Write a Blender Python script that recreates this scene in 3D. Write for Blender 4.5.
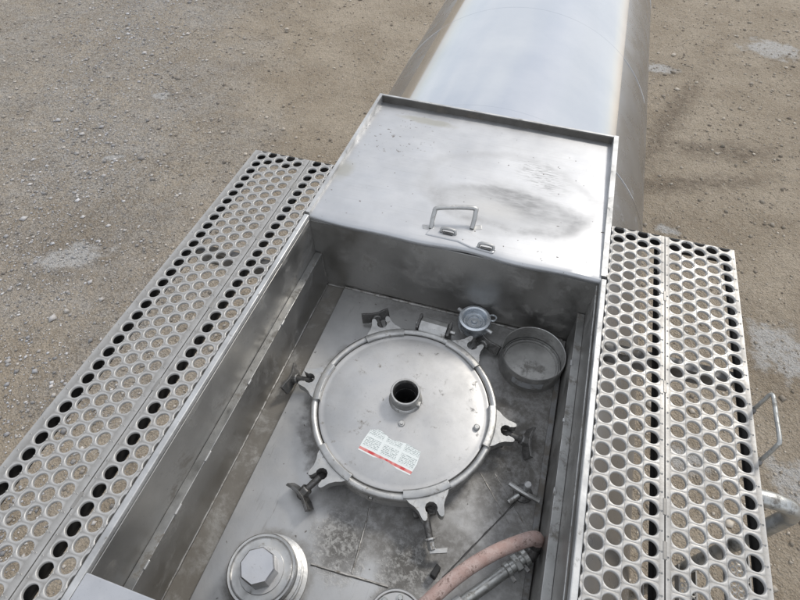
import bpy, bmesh, math, random
import numpy as np
from mathutils import Vector, Matrix
R = math.radians
PI = math.pi
random.seed(7)
rng = np.random.default_rng(11)

# ------------------------------------------------------------------ scene, camera, light
sc = bpy.context.scene
for o in list(bpy.data.objects):
    bpy.data.objects.remove(o)
C = sc.collection
ZF = -0.328          # floor of the spill box (rim top is z = 0)
GZ = -2.9            # ground

cam = bpy.data.cameras.new('camera')
cam.sensor_width = 36.0
cam.lens = 516.17 / 800 * 36.0
cam.clip_start = 0.02
cam.clip_end = 3000
camo = bpy.data.objects.new('camera', cam)
C.objects.link(camo)
camo.location = (0.21055, -0.66672, 1.13551)
camo.rotation_euler = (0.668415, 0.007336, 0.307025)
sc.camera = camo

SUN_EL, SUN_AZ = R(42), R(28)     # azimuth measured from +Y towards +X
w = bpy.data.worlds.new('World')
sc.world = w
w.use_nodes = True
wn = w.node_tree.nodes
wl = w.node_tree.links
wn.clear()
out = wn.new('ShaderNodeOutputWorld')
bg = wn.new('ShaderNodeBackground')
sky = wn.new('ShaderNodeTexSky')
sky.sky_type = 'NISHITA'
sky.sun_disc = False
sky.sun_elevation = SUN_EL
sky.sun_rotation = SUN_AZ
sky.air_density = 1.0
sky.dust_density = 1.5
sky.ozone_density = 1.0
tc = wn.new('ShaderNodeTexCoord')
mp = wn.new('ShaderNodeMapping')
mp.inputs['Scale'].default_value = (1.0, 1.0, 2.2)
nz = wn.new('ShaderNodeTexNoise')
nz.inputs['Scale'].default_value = 1.6
nz.inputs['Detail'].default_value = 5
nz.inputs['Roughness'].default_value = 0.5
rp = wn.new('ShaderNodeValToRGB')
rp.color_ramp.elements[0].position = 0.36
rp.color_ramp.elements[0].color = (0.50, 0.50, 0.50, 1)
rp.color_ramp.elements[1].position = 0.62
rp.color_ramp.elements[1].color = (0.97, 0.97, 0.97, 1)
mx = wn.new('ShaderNodeMix')
mx.data_type = 'RGBA'
mx.inputs['B'].default_value = (8.1, 8.4, 8.9, 1)      # thin bright cloud
wl.new(tc.outputs['Generated'], mp.inputs['Vector'])
wl.new(mp.outputs['Vector'], nz.inputs['Vector'])
wl.new(nz.outputs['Fac'], rp.inputs['Fac'])
wl.new(rp.outputs['Color'], mx.inputs['Factor'])
wl.new(sky.outputs['Color'], mx.inputs['A'])
wl.new(mx.outputs['Result'], bg.inputs['Color'])
bg.inputs['Strength'].default_value = 0.095
wl.new(bg.outputs[0], out.inputs['Surface'])

sun = bpy.data.lights.new('sun', 'SUN')
sun.energy = 1.35
sun.angle = R(10)
sun.color = (1.0, 0.95, 0.87)
suno = bpy.data.objects.new('sun', sun)
C.objects.link(suno)
sd = Vector((math.sin(SUN_AZ) * math.cos(SUN_EL), math.cos(SUN_AZ) * math.cos(SUN_EL), math.sin(SUN_EL)))
suno.rotation_euler = sd.to_track_quat('Z', 'Y').to_euler()

sc.view_settings.view_transform = 'Standard'
sc.view_settings.look = 'None'
sc.view_settings.gamma = 1
sc.view_settings.exposure = 0.45
sc.view_settings.use_curve_mapping = False
sc.render.engine = 'CYCLES'

# ------------------------------------------------------------------ node helpers
class NT:
    def __init__(s, name):
        s.m = bpy.data.materials.new(name)
        s.m.use_nodes = True
        s.n = s.m.node_tree.nodes
        s.l = s.m.node_tree.links
        s.b = s.n['Principled BSDF']
        g = s.n.new('ShaderNodeNewGeometry')
        s.pos = g.outputs['Position']
    def set(s, sock, v):
        if hasattr(v, 'is_linked') or isinstance(v, bpy.types.NodeSocket):
            s.l.new(v, sock)
        elif isinstance(v, (tuple, list)) and len(v) == 3 and sock.type == 'RGBA':
            sock.default_value = (*v, 1)
        else:
            sock.default_value = v
    def scaled(s, sx, sy, sz, vec=None, rot=0):
        m = s.n.new('ShaderNodeMapping')
        m.inputs['Scale'].default_value = (sx, sy, sz)
        m.inputs['Rotation'].default_value = (0, 0, rot)
        s.l.new(vec or s.pos, m.inputs['Vector'])
        return m.outputs['Vector']
    def noise(s, scale, detail=4, rough=0.55, vec=None, dist=0.0):
        t = s.n.new('ShaderNodeTexNoise')
        t.inputs['Scale'].default_value = scale
        t.inputs['Detail'].default_value = detail
        t.inputs['Roughness'].default_value = rough
        t.inputs['Distortion'].default_value = dist
        s.l.new(vec or s.pos, t.inputs['Vector'])
        return t
    def nf(s, *a, **k):
        return s.noise(*a, **k).outputs['Fac']
    def ramp(s, v, a, b, lo=0.0, hi=1.0, smooth=True):
        m = s.n.new('ShaderNodeMapRange')
        m.interpolation_type = 'SMOOTHSTEP' if smooth else 'LINEAR'
        m.inputs['From Min'].default_value = a
        m.inputs['From Max'].default_value = b
        m.inputs['To Min'].default_value = lo
        m.inputs['To Max'].default_value = hi
        s.l.new(v, m.inputs['Value'])
        return m.outputs['Result']
    def math(s, op, a, b=0.0, clamp=False):
        m = s.n.new('ShaderNodeMath')
        m.operation = op
        m.use_clamp = clamp
        s.set(m.inputs[0], a)
        s.set(m.inputs[1], b)
        return m.outputs[0]
    def mix(s, f, a, b, mode='MIX'):
        m = s.n.new('ShaderNodeMix')
        m.data_type = 'RGBA'
        m.blend_type = mode
        s.set(m.inputs['Factor'], f)
        s.set(m.inputs['A'], a)
        s.set(m.inputs['B'], b)
        return m.outputs['Result']
    def blob(s, cx, cy, rx, ry, rot=0.0, dist=0.5, dscale=8.0, soft=0.5, ring=None):
        """irregular patch centred at world (cx, cy): 1 inside, 0 outside"""
        v = s.n.new('ShaderNodeVectorMath'); v.operation = 'SUBTRACT'
        s.l.new(s.pos, v.inputs[0]); v.inputs[1].default_value = (cx, cy, 0)
        m = s.n.new('ShaderNodeMapping'); m.vector_type = 'TEXTURE'
        m.inputs['Rotation'].default_value = (0, 0, rot)
        m.inputs['Scale'].default_value = (rx, ry, 1e6)
        s.l.new(v.outputs[0], m.inputs['Vector'])
        ln = s.n.new('ShaderNodeVectorMath'); ln.operation = 'LENGTH'
        s.l.new(m.outputs['Vector'], ln.inputs[0])
        n = s.nf(dscale, 6, 0.65)
        d = s.math('ADD', ln.outputs['Value'], s.math('MULTIPLY', s.math('SUBTRACT', n, 0.5), dist * 4))
        if ring:
            d = s.math('ABSOLUTE', s.math('SUBTRACT', d, 1.0))
            return s.ramp(d, 0.0, ring, 1, 0)
        return s.ramp(d, 1 - soft, 1 + soft, 1, 0)
    def bump(s, h, strength=0.3, dist=0.002):
        b = s.n.new('ShaderNodeBump')
        b.inputs['Strength'].default_value = strength
        b.inputs['Distance'].default_value = dist
        s.l.new(h, b.inputs['Height'])
        s.l.new(b.outputs['Normal'], s.b.inputs['Normal'])
    def fin(s, color=None, rough=None, metal=None, spec=None):
        if color is not None: s.set(s.b.inputs['Base Color'], color)
        if rough is not None: s.set(s.b.inputs['Roughness'], rough)
        if metal is not None: s.set(s.b.inputs['Metallic'], metal)
        if spec is not None: s.set(s.b.inputs['Specular IOR Level'], spec)
        return s.m

def steel(name, c, rough=0.4, metal=1.0, var=0.18, nscale=9.0, dirt=0.0, dirtc=(0.12, 0.105, 0.085), dscale=14.0, brush=None, bstr=0.12, rvar=0.15):
    t = NT(name)
    n1 = t.nf(nscale, 5, 0.6)
    dark = tuple(x * (1 - var * 1.6) for x in c)
    lite = tuple(min(1, x * (1 + var * 0.6)) for x in c)
    col = t.mix(t.ramp(n1, 0.3, 0.7), dark, lite)
    fine = t.nf(220, 2, 0.5)
    col = t.mix(t.ramp(fine, 0.62, 0.75, 0, 0.25), col, tuple(x * 0.45 for x in c))
    r = t.ramp(t.nf(nscale * 2.3, 4, 0.6), 0.25, 0.75, rough - rvar, rough + rvar)
    met = metal
    if dirt > 0:
        d = t.math('MULTIPLY', t.ramp(t.nf(dscale, 9, 0.75, dist=0.3), 0.60 - dirt * 0.3, 0.72 - dirt * 0.22), 0.85)
        col = t.mix(d, col, dirtc)
        r = t.math('ADD', r, t.math('MULTIPLY', d, 0.35), clamp=True)
        met = t.math('MULTIPLY', t.math('SUBTRACT', 1.0, d), metal)
    if brush:
        h = t.nf(1.0, 3, 0.6, vec=t.scaled(*brush))
    else:
        h = t.nf(90, 3, 0.6)
    t.bump(h, bstr, 0.002)
    return t.fin(col, r, met)

# ------------------------------------------------------------------ materials
M = {}
M['rim'] = steel('brushed_rim_steel', (0.52, 0.52, 0.515), 0.5, 0.7, dirt=0.12, dscale=30)
M['wall'] = steel('box_wall_steel', (0.455, 0.447, 0.43), 0.5, 1.0, var=0.08, nscale=4, dirt=0.22, dirtc=(0.13, 0.118, 0.10), dscale=9, brush=(5, 5, 140), bstr=0.05)
M['ledge'] = steel('ledge_steel', (0.42, 0.42, 0.41), 0.42, 0.95, dirt=0.35, dscale=22)
M['weld'] = steel('weld_bead_steel', (0.36, 0.35, 0.335), 0.5, 1.0, dirt=0.4, dscale=40)
M['strip'] = steel('grimy_floor_strip', (0.36, 0.35, 0.33), 0.5, 0.8, dirt=0.85, dirtc=(0.13, 0.118, 0.10), dscale=10)
M['cast'] = steel('cast_stainless', (0.47, 0.467, 0.455), 0.42, 0.95, var=0.12, nscale=18, dirt=0.14, dscale=35, bstr=0.2)
M['lidm'] = steel('manhole_lid_steel', (0.475, 0.472, 0.467), 0.48, 0.95, var=0.09, nscale=7, dirt=0.07, dscale=26, bstr=0.06, rvar=0.08)
M['dark'] = steel('tarnished_dark_steel', (0.20, 0.195, 0.19), 0.45, 0.9, dirt=0.45, dirtc=(0.045, 0.042, 0.038), dscale=60)
M['wing'] = steel('worn_wing_plate', (0.24, 0.235, 0.228), 0.42, 0.9, dirt=0.4, dirtc=(0.06, 0.056, 0.05), dscale=55)
M['black'] = steel('bore_shade_and_clip_black', (0.03, 0.03, 0.03), 0.7, 0.2)  # depth shade of the bore put into the colour; the clip is black itself
M['zinc'] = steel('blue_zinc', (0.60, 0.635, 0.67), 0.33, 0.9, var=0.12, nscale=25, dirt=0.06)
M['cup'] = steel('grimy_cup_steel', (0.46, 0.455, 0.44), 0.45, 0.85, dirt=0.35, dirtc=(0.16, 0.15, 0.135), dscale=16)
M['paper'] = steel('weathered_paper', (0.40, 0.41, 0.42), 0.7, 0.0, dirt=0.2)
M['plate'] = steel('plain_cover_steel', (0.52, 0.52, 0.53), 0.42, 0.95, var=0.06, dirt=0.04)
M['beam'] = steel('under_beam_steel', (0.24, 0.24, 0.24), 0.55, 0.5, dirt=0.5)
M['pipe'] = steel('galvanised_pipe', (0.50, 0.505, 0.49), 0.42, 0.9, var=0.2, nscale=25, dirt=0.3, dscale=30)
t = NT('grip_aluminium')
at = t.n.new('ShaderNodeAttribute'); at.attribute_name = 'wear'
wr = t.math('ADD', at.outputs['Fac'], t.math('MULTIPLY', t.math('SUBTRACT', t.nf(28, 5, 0.65), 0.5), 1.1), clamp=True)
col = t.mix(wr, (0.25, 0.24, 0.225), (0.455, 0.447, 0.432))
col = t.mix(t.ramp(t.nf(17, 6, 0.7), 0.60, 0.78, 0, 0.6), col, (0.30, 0.265, 0.215))
t.bump(t.nf(160, 3, 0.6), 0.15, 0.002)
M['alu'] = t.fin(col, t.ramp(t.nf(12, 4), 0.3, 0.7, 0.42, 0.6), 0.5)
M['channel_shade'] = steel('channel_shade_black', (0.022, 0.021, 0.02), 0.7, 0.1, var=0.1)  # shade inside the plank flanges, put into the colour
M['lip'] = steel('dark_lip_steel', (0.13, 0.122, 0.11), 0.55, 0.6, dirt=0.3)  # darker than the lid's flanges

# polished tank jacket
t = NT('polished_tank_jacket')
col = t.mix(t.ramp(t.nf(2.5, 4), 0.3, 0.7), (0.57, 0.59, 0.62), (0.64, 0.65, 0.665))
rg = t.ramp(t.nf(6, 5, 0.6, vec=t.scaled(1, 0.4, 1)), 0.3, 0.75, 0.05, 0.10)
hh = t.math('ADD', t.nf(1.6, 2, 0.4), t.math('MULTIPLY', t.nf(1, 2, 0.5, vec=t.scaled(160, 2, 160)), 0.03))
t.bump(hh, 0.18, 0.004)
M['tank'] = t.fin(col, rg, 1.0)
M['side_metal'] = steel('grey_side_sheet', (0.40, 0.415, 0.44), 0.27, 1.0, var=0.08, nscale=2, dirt=0.08, dscale=7, brush=(60, 2, 60), bstr=0.04, rvar=0.05)  # greyer and rougher than the top sheet

# tray lid: scuffed sheet with smudges
t = NT('scuffed_lid_sheet')
col = t.mix(t.ramp(t.nf(6, 5, 0.6), 0.3, 0.7), (0.47, 0.475, 0.485), (0.54, 0.545, 0.555))
scr = t.nf(1, 4, 0.7, vec=t.scaled(5, 260, 5, rot=R(3)))
col = t.mix(t.ramp(scr, 0.52, 0.72, 0, 0.22), col, (0.30, 0.295, 0.285))
rg = t.ramp(t.nf(11, 5, 0.6), 0.25, 0.75, 0.42, 0.54)
lens = t.blob(0.145, 0.672, 0.235, 0.098, R(-2), 0.09, 7, 0.22)
edge = t.math('MULTIPLY', t.blob(0.145, 0.672, 0.235, 0.098, R(-2), 0.13, 9, ring=0.26), t.ramp(t.nf(14, 5, 0.7), 0.35, 0.62, 0.3, 1.0))
arc2 = t.blob(0.13, 0.76, 0.29, 0.21, R(-6), 0.12, 7, ring=0.16)
streak = t.ramp(t.nf(1, 5, 0.65, vec=t.scaled(16, 60, 1, rot=R(38)), dist=0.5), 0.30, 0.66)
cres = t.math('MULTIPLY', t.blob(0.185, 0.722, 0.125, 0.055, R(-24), 0.22, 10, 0.9), t.math('ADD', t.math('MULTIPLY', streak, 0.7), 0.3))
sc2 = t.math('MULTIPLY', t.blob(0.235, 0.885, 0.085, 0.055, R(-40), 0.22, 14, 0.7), t.ramp(t.nf(1, 4, 0.7, vec=t.scaled(22, 150, 1, rot=R(42)), dist=0.3), 0.46, 0.62))
ctr = t.blob(0.10, 0.655, 0.085, 0.040, 0, 0.2, 14, 0.7)
smudge = t.math('ADD', t.math('MULTIPLY', cres, 0.44), t.math('ADD', t.math('MULTIPLY', lens, 0.20), t.math('ADD', t.math('MULTIPLY', edge, 0.26), t.math('ADD', t.math('MULTIPLY', arc2, 0.14), t.math('MULTIPLY', sc2, 0.55)))), clamp=True)
col = t.mix(smudge, col, (0.15, 0.145, 0.14))
col = t.mix(t.math('MULTIPLY', ctr, 0.4), col, (0.50, 0.49, 0.47))
st = t.blob(-0.24, 1.10, 0.10, 0.022, R(-3), 0.35, 22, 0.4)
st2 = t.blob(-0.44, 0.70, 0.028, 0.05, R(0), 0.3, 20, 0.6)
st = t.math('MULTIPLY', t.math('MAXIMUM', st, t.math('MULTIPLY', st2, 0.9)), 0.6)
col = t.mix(st, col, (0.30, 0.29, 0.24))
spk = t.math('MULTIPLY', t.ramp(t.nf(58, 2, 0.5), 0.66, 0.70), t.blob(-0.34, 0.98, 0.16, 0.14, 0, 0.3, 9, 0.5))
spk = t.math('MAXIMUM', spk, t.ramp(t.nf(75, 1, 0.5), 0.755, 0.79))
spk = t.math('MULTIPLY', spk, 0.8)
col = t.mix(spk, col, (0.12, 0.10, 0.085))
non = t.math('MAXIMUM', t.math('MAXIMUM', smudge, st), spk)
t.bump(t.math('ADD', t.nf(3.2, 2), t.math('MULTIPLY', t.nf(90, 3), 0.03)), 0.16, 0.012)
M['tray'] = t.fin(col, t.math('ADD', rg, t.math('MULTIPLY', non, 0.3), clamp=True), t.math('SUBTRACT', 0.96, t.math('MULTIPLY', non, 0.75)))

# box floor: brushed plate with grime on the right half and crusts in front of the manhole
t = NT('grimy_floor_plate')
col = t.mix(t.ramp(t.nf(5, 5, 0.6), 0.3, 0.7), (0.365, 0.363, 0.36), (0.46, 0.457, 0.45))
rg = t.ramp(t.nf(12, 5, 0.6), 0.25, 0.75, 0.36, 0.54)
g1 = t.blob(0.375, 0.06, 0.17, 0.42, R(4), 0.34, 6, 0.6)
g2 = t.blob(0.10, -0.32, 0.20, 0.09, R(-8), 0.35, 8, 0.6)
g3 = t.blob(0.12, 0.415, 0.5, 0.045, 0, 0.3, 10, 0.6)
g = t.math('MAXIMUM', t.math('MULTIPLY', g1, 0.97), t.math('MAXIMUM', t.math('MULTIPLY', g2, 0.85), t.math('MULTIPLY', g3, 0.65)))
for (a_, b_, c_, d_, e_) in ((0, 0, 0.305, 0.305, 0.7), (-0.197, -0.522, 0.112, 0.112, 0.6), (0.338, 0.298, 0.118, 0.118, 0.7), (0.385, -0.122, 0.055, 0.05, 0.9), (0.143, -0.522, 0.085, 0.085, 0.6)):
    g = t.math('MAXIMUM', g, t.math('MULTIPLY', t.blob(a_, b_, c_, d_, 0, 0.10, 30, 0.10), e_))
wet = t.ramp(t.nf(8, 3, 0.5), 0.42, 0.60)
g = t.math('MULTIPLY', g, t.ramp(t.nf(34, 9, 0.78), 0.36, 0.60, 0.45, 0.92))
drip = t.math('MULTIPLY', t.ramp(t.nf(1, 5, 0.7, vec=t.scaled(70, 7, 1, rot=R(20)), dist=0.6), 0.60, 0.72), 0.35)
g = t.math('MAXIMUM', g, drip)
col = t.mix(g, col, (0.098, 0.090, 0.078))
cr = t.math('MAXIMUM', t.blob(-0.055, -0.39, 0.058, 0.072, R(15), 0.4, 26, 0.7), t.blob(0.135, -0.392, 0.062, 0.062, 0, 0.4, 26, 0.7))
crn = t.ramp(t.nf(75, 7, 0.75, dist=0.3), 0.45, 0.60)
col = t.mix(t.math('MULTIPLY', cr, 0.85), col, t.mix(crn, (0.085, 0.08, 0.072), (0.34, 0.335, 0.32)))
spk = t.math('MULTIPLY', t.ramp(t.nf(55, 2, 0.5), 0.70, 0.745), 0.8)
col = t.mix(spk, col, (0.10, 0.09, 0.08))
non = t.math('MAXIMUM', g, t.math('MAXIMUM', cr, spk))
t.bump(t.math('ADD', t.math('MULTIPLY', t.nf(140, 3), 0.1), t.math('MULTIPLY', t.math('MULTIPLY', cr, crn), 1.0)), 0.35, 0.004)
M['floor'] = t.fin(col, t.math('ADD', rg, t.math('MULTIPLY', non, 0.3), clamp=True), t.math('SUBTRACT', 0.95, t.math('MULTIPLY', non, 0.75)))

# faded red hose
t = NT('faded_red_rubber')
n = t.nf(30, 6, 0.7)
col = t.mix(t.ramp(n, 0.35, 0.65), (0.36, 0.245, 0.215), (0.48, 0.375, 0.345))
col = t.mix(t.ramp(t.nf(60, 7, 0.78, dist=0.2), 0.51, 0.62, 0, 0.8), col, (0.15, 0.09, 0.07))
ws = t.noise(1, 2, 0.5, vec=t.scaled(350, 350, 350)).outputs['Fac']
t.bump(ws, 0.4, 0.002)
M['hose'] = t.fin(col, 0.75, 0.0)

# printed label (UV: u along, v up)
t = NT('printed_warning_label')
uv = t.n.new('ShaderNodeUVMap').outputs['UV']
sp = t.n.new('ShaderNodeSeparateXYZ'); t.l.new(uv, sp.inputs[0])
u, v = sp.outputs[0], sp.outputs[1]
ln = t.math('FRACT', t.math('MULTIPLY', v, 17.0))
ink = t.ramp(ln, 0.40, 0.5, 0, 1)
brk = t.ramp(t.nf(1, 1, 0.5, vec=t.scaled(60, 17, 1, vec=uv)), 0.42, 0.5)
colm = t.math('FRACT', t.math('MULTIPLY', u, 3.0))
inside = t.math('MULTIPLY', t.ramp(colm, 0.06, 0.09), t.ramp(colm, 0.90, 0.93, 1, 0))
ink = t.math('MULTIPLY', t.math('MULTIPLY', ink, brk), inside)
ink = t.math('MULTIPLY', ink, t.ramp(v, 0.22, 0.23))
hdr = t.math('MULTIPLY', t.ramp(v, 0.60, 0.62), t.ramp(v, 0.68, 0.70, 1, 0))
ink = t.math('MULTIPLY', ink, t.math('SUBTRACT', 1.0, hdr))
col = t.mix(t.math('MULTIPLY', ink, 0.72), (0.70, 0.735, 0.72), (0.16, 0.20, 0.20))
rb = t.math('MULTIPLY', t.ramp(v, 0.045, 0.055), t.ramp(v, 0.145, 0.155, 1, 0))
rn = t.ramp(t.nf(1, 2, 0.5, vec=t.scaled(7, 1, 1, vec=uv)), 0.42, 0.58)
red = t.mix(rn, (0.62, 0.24, 0.22), (0.52, 0.05, 0.05))
col = t.mix(rb, col, red)
M['label'] = t.fin(col, 0.5, 0.0)

# ------------------------------------------------------------------ mesh helpers
ORG = {}
def world_org(p):
    return ORG.get(p.name, Vector((0, 0, 0))) if p else Vector((0, 0, 0))

def thing(name, label, cat, loc=(0, 0, 0), group=None):
    o = bpy.data.objects.new(name, None)
    C.objects.link(o)
    o.empty_display_size = 0.1
    o.location = loc
    o['label'] = label
    o['category'] = cat
    if group: o['group'] = group
    ORG[o.name] = Vector(loc)
    return o

def tag(o, label, cat, group=None):
    o['label'] = label
    o['category'] = cat
    if group: o['group'] = group
    return o

def link(name, me, mat, parent=None, smooth=False, bevel=0, local=False, label=None, seg=2):
    """mesh in world coordinates (or in the parent's when local)"""
    o = bpy.data.objects.new(name, me)
    C.objects.link(o)
    if mat is not None and not me.materials:
        me.materials.append(M[mat] if isinstance(mat, str) else mat)
    if parent is not None:
        org = world_org(parent)
        if not local and org.length > 0:
            me.transform(Matrix.Translation(-org))
        o.parent = parent
        ORG[o.name] = org.copy()
    if smooth:
        me.polygons.foreach_set('use_smooth', [True] * len(me.polygons))
        try:
            me.set_sharp_from_angle(angle=R(38))
        except Exception:
            pass
    if bevel:
        b = o.modifiers.new('bevel', 'BEVEL')
        b.width = bevel; b.segments = seg; b.limit_method = 'ANGLE'; b.angle_limit = R(40)
    if label: o['label'] = label
    return o

class MB:
    def __init__(s):
        s.v = []; s.f = []
    def add(s, vs, fs):
        k = len(s.v)
        s.v += [tuple(x) for x in vs]
        s.f += [tuple(i + k for i in f) for f in fs]
        return s
    def box(s, x0, x1, y0, y1, z0, z1):
        vs = [(x, y, z) for z in (z0, z1) for y in (y0, y1) for x in (x0, x1)]
        return s.add(vs, [(0, 2, 3, 1), (4, 5, 7, 6), (0, 1, 5, 4), (2, 6, 7, 3), (0, 4, 6, 2), (1, 3, 7, 5)])
    def prism(s, poly, z0, z1):
        n = len(poly)
        vs = [(x, y, z0) for x, y in poly] + [(x, y, z1) for x, y in poly]
        fs = [tuple(range(n))[::-1], tuple(range(n, 2 * n))] + [(i, (i + 1) % n, n + (i + 1) % n, n + i) for i in range(n)]
        return s.add(vs, fs)
    def lathe(s, prof, c=(0, 0, 0), n=48, closed=False, a0=0, a1=2 * PI):
        full = abs(a1 - a0 - 2 * PI) < 1e-6
        m = n if full else n + 1
        vs = []; fs = []
        for i in range(m):
            a = a0 + (a1 - a0) * i / n
            for r, z in prof:
                vs.append((c[0] + r * math.cos(a), c[1] + r * math.sin(a), c[2] + z))
        k = len(prof)
        for i in range(n):
            j = (i + 1) % m
            for q in range(k if closed else k - 1):
                q2 = (q + 1) % k
                fs.append((i * k + q, j * k + q, j * k + q2, i * k + q2))
        return s.add(vs, fs)
    def tube(s, pts, r, n=12, cap=True, closed=False):
        pts = [Vector(p) for p in pts]
        rs = r if isinstance(r, (list, tuple)) else [r] * len(pts)
        vs = []; fs = []
        up = None
        N = len(pts)
        for i, p in enumerate(pts):
            if closed:
                d = (pts[(i + 1) % N] - pts[i - 1]).normalized()
            else:
                d = (pts[min(i + 1, N - 1)] - pts[max(i - 1, 0)]).normalized()
            if up is None:
                up = d.orthogonal().normalized()
            up = (up - d * up.dot(d)).normalized()
            sd_ = d.cross(up)
            for q in range(n):
                a = 2 * PI * q / n
                vs.append(p + (up * math.cos(a) + sd_ * math.sin(a)) * rs[i])
        for i in range(N if closed else N - 1):
            j = (i + 1) % N
            for q in range(n):
                fs.append((i * n + q, i * n + (q + 1) % n, j * n + (q + 1) % n, j * n + q))
        if cap and not closed:
            fs.append(tuple(range(n))[::-1])
            fs.append(tuple((N - 1) * n + q for q in range(n)))
        return s.add(vs, fs)
    def mesh(s, name='mesh'):
        me = bpy.data.meshes.new(name)
        me.from_pydata(s.v, [], s.f)
        bm = bmesh.new(); bm.from_mesh(me)
        bmesh.ops.recalc_face_normals(bm, faces=bm.faces)
        bm.to_mesh(me); bm.free()
        return me

def smooth_path(pts, n=8):
    """Catmull-Rom through pts"""
    P = [Vector(p) for p in pts]
    P = [P[0] * 2 - P[1]] + P + [P[-1] * 2 - P[-2]]
    out_ = []
    for i in range(1, len(P) - 2):
        for k in range(n):
            t_ = k / n
            a, b, c, d = P[i - 1], P[i], P[i + 1], P[i + 2]
            out_.append(0.5 * ((2 * b) + (c - a) * t_ + (2 * a - 5 * b + 4 * c - d) * t_ ** 2 + (3 * b - a - 3 * c + d) * t_ ** 3))
    out_.append(P[-2])
    return out_

def cyl(mb, p, axis, r, h, n=24, ch=0.0):
    a = Vector(axis).normalized(); p = Vector(p)
    if ch:
        mb.tube([p, p + a * ch, p + a * (h - ch), p + a * h], [r - ch, r, r, r - ch], n)
    else:
        mb.tube([p, p + a * h], r, n)
    return mb

# ------------------------------------------------------------------ ground
t = NT('gravel_yard_ground')
big = t.nf(0.35, 4, 0.6)
tan = t.mix(t.ramp(t.nf(1.3, 6, 0.6), 0.3, 0.7), (0.39, 0.315, 0.228), (0.53, 0.445, 0.34))
grey = t.mix(t.ramp(t.nf(2.6, 6, 0.65), 0.3, 0.7), (0.29, 0.28, 0.27), (0.52, 0.518, 0.52))
gm = t.math('MAXIMUM', t.blob(-5.9, 4.4, 2.0, 4.2, R(38), 0.35, 0.9, 0.5), t.blob(-9.5, 6.5, 4.0, 7.0, R(30), 0.3, 0.6, 0.4))
base = t.mix(t.math('MULTIPLY', gm, t.ramp(t.nf(1.1, 6, 0.7), 0.35, 0.62, 0.25, 0.85)), tan, grey)
# pebbled speckle
vo = t.n.new('ShaderNodeTexVoronoi'); vo.inputs['Scale'].default_value = 62; t.l.new(t.pos, vo.inputs['Vector'])
sepc = t.n.new('ShaderNodeSeparateColor'); t.l.new(vo.outputs['Color'], sepc.inputs[0])
base = t.mix(t.math('MULTIPLY', t.math('ADD', gm, 0.7), 0.36, clamp=True), base, t.mix(t.ramp(sepc.outputs[0], 0.1, 0.9), (0.19, 0.165, 0.135), (0.58, 0.53, 0.46)), 'MIX')
base = t.mix(t.ramp(t.nf(9, 7, 0.75), 0.40, 0.68, 0.0, 0.6), base, tan, 'MIX')
base = t.mix(t.ramp(t.nf(24, 4, 0.8), 0.55, 0.75, 0.0, 0.22), base, (0.14, 0.112, 0.085))
damp = t.math('MAXIMUM', t.blob(2.35, 5.9, 0.75, 0.20, R(12), 0.55, 6, 0.7), t.blob(1.75, 6.3, 0.14, 1.4, R(-18), 0.5, 7, 0.8))
damp = t.math('MAXIMUM', damp, t.blob(2.0, 5.1, 0.9, 0.14, R(20), 0.6, 6, 0.8))
damp = t.math('MULTIPLY', damp, t.ramp(t.nf(11, 6, 0.75), 0.35, 0.6, 0.25, 1.0))
damp = t.math('MAXIMUM', damp, t.math('MULTIPLY', t.blob(-4.5, 2.3, 0.9, 0.4, R(30), 0.6, 4, 0.8), 0.35))
damp = t.math('MAXIMUM', damp, t.ramp(t.nf(1.4, 8, 0.72), 0.54, 0.70, 0, 0.38))
base = t.mix(t.math('MULTIPLY', damp, 0.62), base, (0.13, 0.10, 0.073))
ice = None
for (cx, cy, rx, ry, rot) in [(-4.32, 1.88, 0.30, 0.17, 25), (-5.25, 4.97, 0.12, 0.085, 20), (-4.98, 3.5, 0.13, 0.05, 30),
                              (3.3, 9.0, 0.36, 0.28, -20), (1.62, 7.82, 0.24, 0.13, 10), (2.74, 2.85, 0.24, 0.30, 20), (2.8, 1.55, 0.22, 0.26, 0), (1.75, 4.2, 0.12, 0.08, 0), (1.9, 1.5, .2, .1, 0)]:
    b_ = t.blob(cx, cy, rx, ry, R(rot), 0.75, 4.2, 0.30)
    rim_ = t.blob(cx, cy, rx * 1.5, ry * 1.6, R(rot), 0.7, 5.0, 0.5)
    base = t.mix(t.math('MULTIPLY', rim_, 0.25), base, (0.15, 0.12, 0.09))
    ice = b_ if ice is None else t.math('MAXIMUM', ice, b_)
ice = t.math('MULTIPLY', ice, t.ramp(t.nf(20, 5, 0.7), 0.30, 0.55, 0.25, 1.0))
base = t.mix(t.math('MULTIPLY', ice, 0.8), base, (0.62, 0.61, 0.59))
h = t.math('ADD', t.math('MULTIPLY', vo.outputs['Distance'], 0.5), t.nf(30, 7, 0.7))
h = t.math('ADD', h, t.math('MULTIPLY', t.nf(4.5, 7, 0.7), 2.6))
t.bump(h, 1.0, 0.045)
M['ground'] = t.fin(base, 0.92, 0.0, 0.25)
g_ = 600.0
gme = MB().add([(-g_, -g_, GZ), (g_, -g_, GZ), (g_, g_, GZ), (-g_, g_, GZ)], [(0, 1, 2, 3)]).mesh('ground')
go = link('ground', gme, 'ground'); go['kind'] = 'structure'

# loose gravel: one mass of small stones
N = 120000
xs = rng.uniform(-11, 5.2, N * 2); ys = rng.uniform(-2.2, 12, N * 2)
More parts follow.
